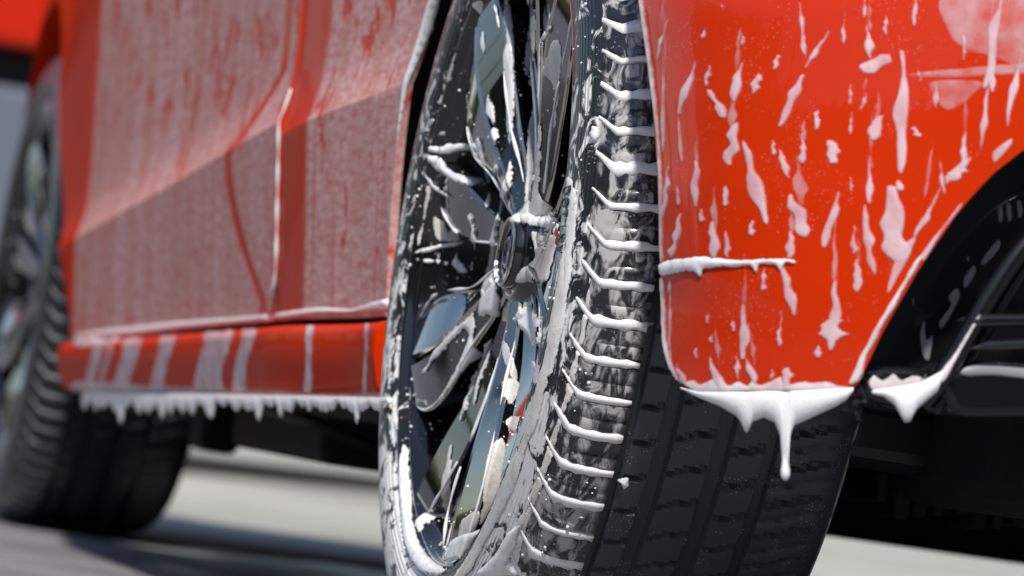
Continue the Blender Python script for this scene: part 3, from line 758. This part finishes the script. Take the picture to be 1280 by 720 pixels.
top = [(850, 484), (872, 489), (1000, 486), (1066, 484)]
bot = [(850, 485), (866, 494), (880, 500), (900, 508), (920, 520), (926, 528), (930, 538), (933, 541), (936, 538), (941, 527), (955, 522), (968, 528), (975, 545), (977, 575), (979, 597), (982, 601), (985, 597), (986, 575), (988, 545), (993, 532), (1006, 526), (1030, 515), (1045, 508), (1058, 500), (1066, 490)]
curtain('foam_drip', top, bot, bump_depth, FOAM, bumper, .009, 1.0)
tube('foam_drop', [bump_depth(981.5, y) - v * .002 for y in (560, 570, 580, 588, 595, 600)], [.0013, .0017, .0023, .0030, .0030, .0014], FOAM, bumper, 12)
top = [(1045, 500), (1080, 497), (1083, 497)]; bot = [(1045, 503), (1052, 512), (1060, 516), (1066, 514), (1072, 526), (1078, 528), (1083, 515)]
curtain('foam_drip', top, bot, lambda x, y: on(x, y, 1, -.615), FOAMT, bumper, .006, 1.0)
top = [(1090, 488), (1120, 483), (1150, 478), (1180, 462)]; bot = [(1090, 492), (1105, 496), (1118, 506), (1126, 520), (1131, 528), (1138, 527), (1146, 512), (1160, 500), (1172, 490), (1180, 468)]
curtain('foam_drip', top, bot, lambda x, y: on(x, y, 1, -.617), FOAM, diff, .008, 1.0)

# sill: foam bead on the ledge, vertical bands, a fringe of drips
sb = bvh_of([sill]); SB = [o for o in car.children if o.name in ('door', 'quarter_panel')]
allside = bvh_of([sill] + SB)
foam_patch('foam_bead', [(100, 418), (200, 404), (300, 396), (345, 392), (400, 384), (440, 386), (470, 376), (495, 373), (495, 386), (440, 391), (400, 393), (345, 400), (260, 408), (180, 420), (100, 433)], allside, sill, FOAM, .005, 2.0, jump=.2)
BANDS = [(112, 126, 1), (130, 138, 1), (150, 172, 0), (196, 214, 0), (252, 286, 0), (299, 316, 0), (380, 390, 0), (453, 460, 0)]
for i, (a, b, q) in enumerate(BANDS):
    yt = 424 - (a - 100) * .1; sft = -6 if a < 300 else 2
    poly = [(a + 4, yt), (b + 6, yt - 1), (b + 3, yt + 25), (b + sft, yt + 55), (b + sft - 1, 496), (a + sft - 3, 496), (a + sft, yt + 50), (a + 1, yt + 25)]
    foam_patch('foam_band', poly, sb, sill, FOAMF, .0012, 2.0, jump=.2)
foam_patch('foam_band', [(100, 474), (180, 480), (300, 486), (420, 490), (488, 490), (488, 499), (400, 499), (250, 497), (100, 493)], sb, sill, FOAMF, .001, 2.0, jump=.2)
xs = np.arange(104, 489, 2.0); bot = []; rg = random.Random(3); ph = 0
marks = []
x_ = 106
while x_ < 488:
    marks.append((x_, rg.choice([8, 12, 14, 16, 18, 22, 28]) * rg.uniform(.7, 1.1), rg.uniform(2.2, 5.5))); x_ += rg.choice([4, 6, 8, 10, 14]) * rg.uniform(.8, 1.2)
for x in xs:
    yb = 500 + (x - 104) * .012
    for mx_, ln, ww in marks:
        yb = max(yb, 502 + ln * math.exp(-((x - mx_) / ww) ** 2))
    bot.append((x, yb))
top = [(x, 489 + (x - 104) * .020) for x in xs]
def sill_depth(x, y):
    return on(x, y, 0, -.014)
DN = (-rr).tolist()
curtain('foam_drip', top, bot, sill_depth, FOAM, sill, .004, 2.0)

# ------------------------------------------------------------------ foam on the near wheel
wob = [o for o in near.children if o.name.split('.')[0] in ('spoke', 'rim_lip', 'barrel', 'hub', 'hub_cap', 'lug_nut', 'brake_disc')]
bpy.context.view_layer.update(); dg = bpy.context.evaluated_depsgraph_get()
wb = bvh_of(wob); tb = bvh_of([tyre]); ab = bvh_of(wob + [tyre])
WF = [  # outline, material, height, bvh
 ([(566, 43), (570, 70), (567, 95), (560, 106), (556, 100), (551, 112), (547, 112), (551, 85), (557, 60)], FOAMG, .003),
 ([(573, 0), (583, 0), (580, 14), (573, 27), (570, 18)], FOAMG, .003),
 ([(588, 4), (604, 0), (605, 12), (602, 22), (595, 12)], FOAM, .001),
 ([(631, 0), (637, 0), (642, 40), (644, 100), (642, 160), (637, 182), (632, 150), (633, 110), (628, 75), (632, 45), (628, 20)], FOAM, .001),
 ([(603, 38), (607, 46), (607, 66), (603, 66), (600, 50)], FOAM, .001),
 ([(610, 118), (615, 122), (620, 145), (618, 158), (612, 148), (607, 140)], FOAM, .002),
 ([(616, 160), (622, 158), (625, 172), (621, 186), (615, 178), (612, 168)], FOAM, .003),
 ([(530, 172), (536, 178), (548, 182), (566, 178), (582, 178), (598, 180), (600, 188), (580, 189), (560, 193), (540, 191), (533, 186)], FOAM, .004),
 ([(534, 195), (545, 194), (556, 200), (562, 212), (580, 220), (602, 224), (603, 232), (588, 235), (566, 226), (548, 214), (537, 204)], FOAM, .004),
 ([(597, 170), (602, 176), (610, 205), (614, 228), (609, 232), (603, 205), (598, 186)], FOAM, .003),
 ([(582, 118), (586, 120), (590, 140), (593, 156), (590, 158), (585, 140)], FOAMG, .002),
 ([(531, 216), (536, 220), (548, 232), (560, 240), (566, 247), (562, 248), (546, 240), (533, 226)], FOAM, .003),
 ([(516, 316), (524, 312), (545, 306), (565, 302), (584, 301), (574, 307), (550, 312), (518, 318)], FOAM, .003),
 ([(541, 272), (547, 270), (552, 274), (558, 270), (560, 288), (570, 281), (576, 300), (556, 304), (547, 300), (541, 286)], FOAMG, .002),
 ([(519, 322), (525, 321), (526, 327), (520, 328)], FOAM, .003), ([(530, 323), (544, 324), (543, 330), (531, 329)], FOAM, .003), ([(546, 324), (551, 325), (551, 331), (546, 331)], FOAM, .003), ([(554, 327), (561, 326), (560, 333), (555, 333)], FOAM, .003),
 ([(568, 318), (573, 314), (574, 322), (581, 330), (585, 340), (576, 342), (565, 332)], FOAM, .004),
 ([(588, 266), (592, 272), (596, 288), (596, 304), (593, 314), (591, 300), (591, 284), (586, 274)], FOAM, .003),
 ([(610, 241), (614, 246), (613, 260), (608, 262), (606, 254)], FOAM, .003), ([(589, 325), (592, 328), (591, 340), (587, 338)], FOAM, .003),
 ([(509, 330), (517, 332), (505, 350), (501, 400), (498, 460), (499, 540), (495, 540), (493, 470), (495, 400), (500, 350)], FOAM, .003),
 ([(517, 225), (525, 232), (521, 260), (517, 300), (513, 322), (508, 322), (511, 290), (515, 250)], FOAMG, .003),
 ([(532, 232), (540, 236), (535, 262), (528, 292), (526, 306), (520, 306), (526, 280), (530, 256)], FOAMG, .003),
 ([(640, 198), (644, 215), (636, 248), (624, 280), (623, 305), (625, 340), (627, 375), (625, 394), (612, 396), (600, 393), (603, 362), (609, 325), (618, 285), (624, 250), (633, 220)], FOAM, .005),
 ([(668, 133), (675, 148), (679, 166), (677, 205), (676, 240), (688, 254), (697, 262), (690, 273), (662, 273), (643, 268), (653, 258), (657, 215), (657, 180), (661, 150)], FOAMG, .004),
 ([(640, 272), (655, 266), (680, 270), (699, 268), (698, 284), (668, 285), (652, 281), (640, 280)], FOAM, .005),
 ([(664, 290), (680, 292), (697, 296), (693, 325), (686, 352), (662, 354), (642, 352), (652, 336), (668, 322)], FOAMG, .004),
 ([(648, 394), (658, 384), (669, 386), (679, 398), (682, 412), (678, 432), (671, 436), (662, 420), (645, 406)], FOAM, .007),
 ([(595, 386), (586, 396), (572, 405), (560, 415), (548, 430), (535, 452), (528, 466), (533, 466), (546, 450), (558, 436), (572, 421), (583, 412), (586, 420), (580, 438), (574, 454), (566, 470), (556, 486), (546, 504), (551, 504), (564, 486), (577, 466), (588, 455), (599, 449), (604, 440), (594, 430), (595, 410)], FOAM, .003),
 ([(606, 428), (600, 446), (590, 470), (581, 500), (575, 525), (580, 524), (588, 500), (598, 474), (607, 452), (614, 432), (616, 420)], FOAM, .003),
 ([(612, 425), (604, 450), (596, 480), (592, 506), (596, 506), (602, 480), (610, 455), (617, 430)], FOAM, .002),
 ([(625, 420), (632, 425), (640, 440), (648, 470), (640, 480), (634, 462), (628, 445)], FOAMG, .002),
 ([(560, 560), (567, 555), (566, 580), (565, 610), (568, 640), (560, 645), (550, 625), (555, 590)], FOAMG, .003),
 ([(623, 547), (632, 552), (634, 576), (630, 602), (618, 632), (605, 652), (598, 655), (602, 630), (604, 600), (609, 570)], FOAMG, .003),
 ([(630, 474), (640, 472), (652, 480), (648, 496), (640, 508), (630, 500), (627, 486)], FOAMG, .004),
 ([(633, 522), (648, 519), (654, 526), (650, 540), (638, 540), (631, 533)], FOAMG, .004),
 ([(503, 556), (512, 566), (514, 600), (517, 650), (526, 682), (545, 704), (562, 712), (548, 720), (524, 712), (508, 686), (501, 640), (498, 590)], FOAM, .004),
 ([(518, 655), (530, 642), (548, 640), (564, 640), (564, 652), (548, 650), (534, 656), (526, 668)], FOAM, .003),
 ([(556, 690), (566, 675), (580, 668), (604, 660), (590, 680), (572, 706), (560, 714)], FOAM, .003),
 ([(575, 655), (590, 640), (600, 640), (598, 655), (584, 676), (572, 690)], FOAMG, .003),
 ([(664, 20), (672, 24), (670, 60), (665, 85), (656, 96), (655, 60)], FOAMG, .002),
 ([(690, 52), (700, 50), (704, 70), (700, 110), (696, 160), (690, 156), (692, 110), (676, 96), (664, 110), (660, 100), (676, 84)], FOAMG, .002),
 ([(684, 36), (690, 28), (690, 38), (680, 56), (674, 62), (676, 52)], FOAM, .003),
]
for poly, m_, h_ in WF: foam_patch('foam_patch', poly, wb, near, FOAML if m_ is FOAM else m_, h_ * (.8 if m_ is FOAM else .35), 1.25, jump=.022, rough=.4)
TF = [
 ([(704, 200), (709, 240), (710, 300), (706, 370), (697, 430), (684, 488), (668, 545), (646, 605), (615, 668), (585, 720), (566, 720), (600, 660), (632, 598), (654, 540), (670, 482), (684, 420), (694, 360), (702, 300), (701, 240)], FOAMG, .0015),
 ([(742, 340), (736, 400), (724, 460), (708, 520), (690, 580), (664, 650), (650, 700), (640, 720), (600, 720), (622, 690), (650, 640), (676, 580), (698, 520), (714, 460), (728, 400), (737, 340)], FOAMG, .0015),
 ([(709, 222), (719, 228), (722, 250), (720, 290), (717, 330), (712, 370), (703, 420), (690, 470), (684, 466), (694, 420), (701, 370), (705, 320), (707, 270)], FOAM, .0012),
 ([(741, 160), (752, 160), (752, 172), (744, 176), (740, 170)], FOAM, .004),
 ([(640, 660), (652, 655), (648, 680), (640, 700), (660, 720), (596, 720), (618, 694)], FOAM, .003),
 ([(776, 598), (784, 597), (785, 606), (778, 610)], FOAM, .004), ([(800, 400), (815, 402), (818, 406), (802, 408)], FOAMT, .002),
]
for poly, m_, h_ in TF: foam_patch('foam_patch', poly, tb, near, FOAML if m_ is FOAM else m_, h_, 1.5, jump=.06, rough=1.0)
# loose droplets and beads of foam on the wheel, too small to pick apart
V, Fc = [], []; rg = random.Random(5)
def bead(loc, nor, r_):
    nor = Vector(nor); a = nor.orthogonal().normalized(); b = nor.cross(a); base = len(V)
    for h, q in ((-.1, 1), (.45, .85), (.8, .45)):
        for j in range(7): V.append(tuple(Vector(loc) + nor * r_ * h + (a * math.cos(j * .8976) + b * math.sin(j * .8976)) * r_ * q))
    V.append(tuple(Vector(loc) + nor * r_ * .9))
    for i in range(2):
        for j in range(7): Fc.append((base + i * 7 + j, base + i * 7 + (j + 1) % 7, base + i * 7 + 7 + (j + 1) % 7, base + i * 7 + 7 + j))
    for j in range(7): Fc.append((base + 14 + j, base + 14 + (j + 1) % 7, base + 21))
cl = [(rg.uniform(495, 740), rg.uniform(0, 720)) for _ in range(46)]
for _ in range(230):
    c = rg.choice(cl); x, y = c[0] + rg.gauss(0, 9), c[1] + rg.gauss(0, 26)
    r_ = hit(ab, x, y)
    if r_ is not None: bead(*r_, rg.choice([.0004, .0005, .0007, .0009, .0013]))
mk('foam_beads', V, Fc, FOAM, near, kind='stuff')
# raised lettering on the sidewall
def sidewall_text(txt, phi0, r0, hgt):
    cu = bpy.data.curves.new('sidewall_lettering', 'FONT'); cu.body = txt; cu.size = 1.0; cu.extrude = .03; cu.space_character = 1.25
    o = bpy.data.objects.new('sidewall_lettering', cu); col.objects.link(o)
    dg = bpy.context.evaluated_depsgraph_get(); me = bpy.data.meshes.new_from_object(o.evaluated_get(dg)); bpy.data.objects.remove(o)
    for q in me.vertices:
        t_, rad, ex = q.co.x * hgt * .8, r0 + q.co.y * hgt * 1.75, q.co.z
        a = phi0 - t_ / r0
        q.co = (lerp([(.2435, -.002), (.250, -.008), (.258, -.0105), (.268, -.0112), (.278, -.0102), (.287, -.0078)], rad) - .0024 - ex * .02, rad * math.sin(a), .32 + rad * math.cos(a))
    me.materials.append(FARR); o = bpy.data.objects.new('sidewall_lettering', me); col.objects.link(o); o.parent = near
sidewall_text('DOT LNV', R(-82), .2665, .011)
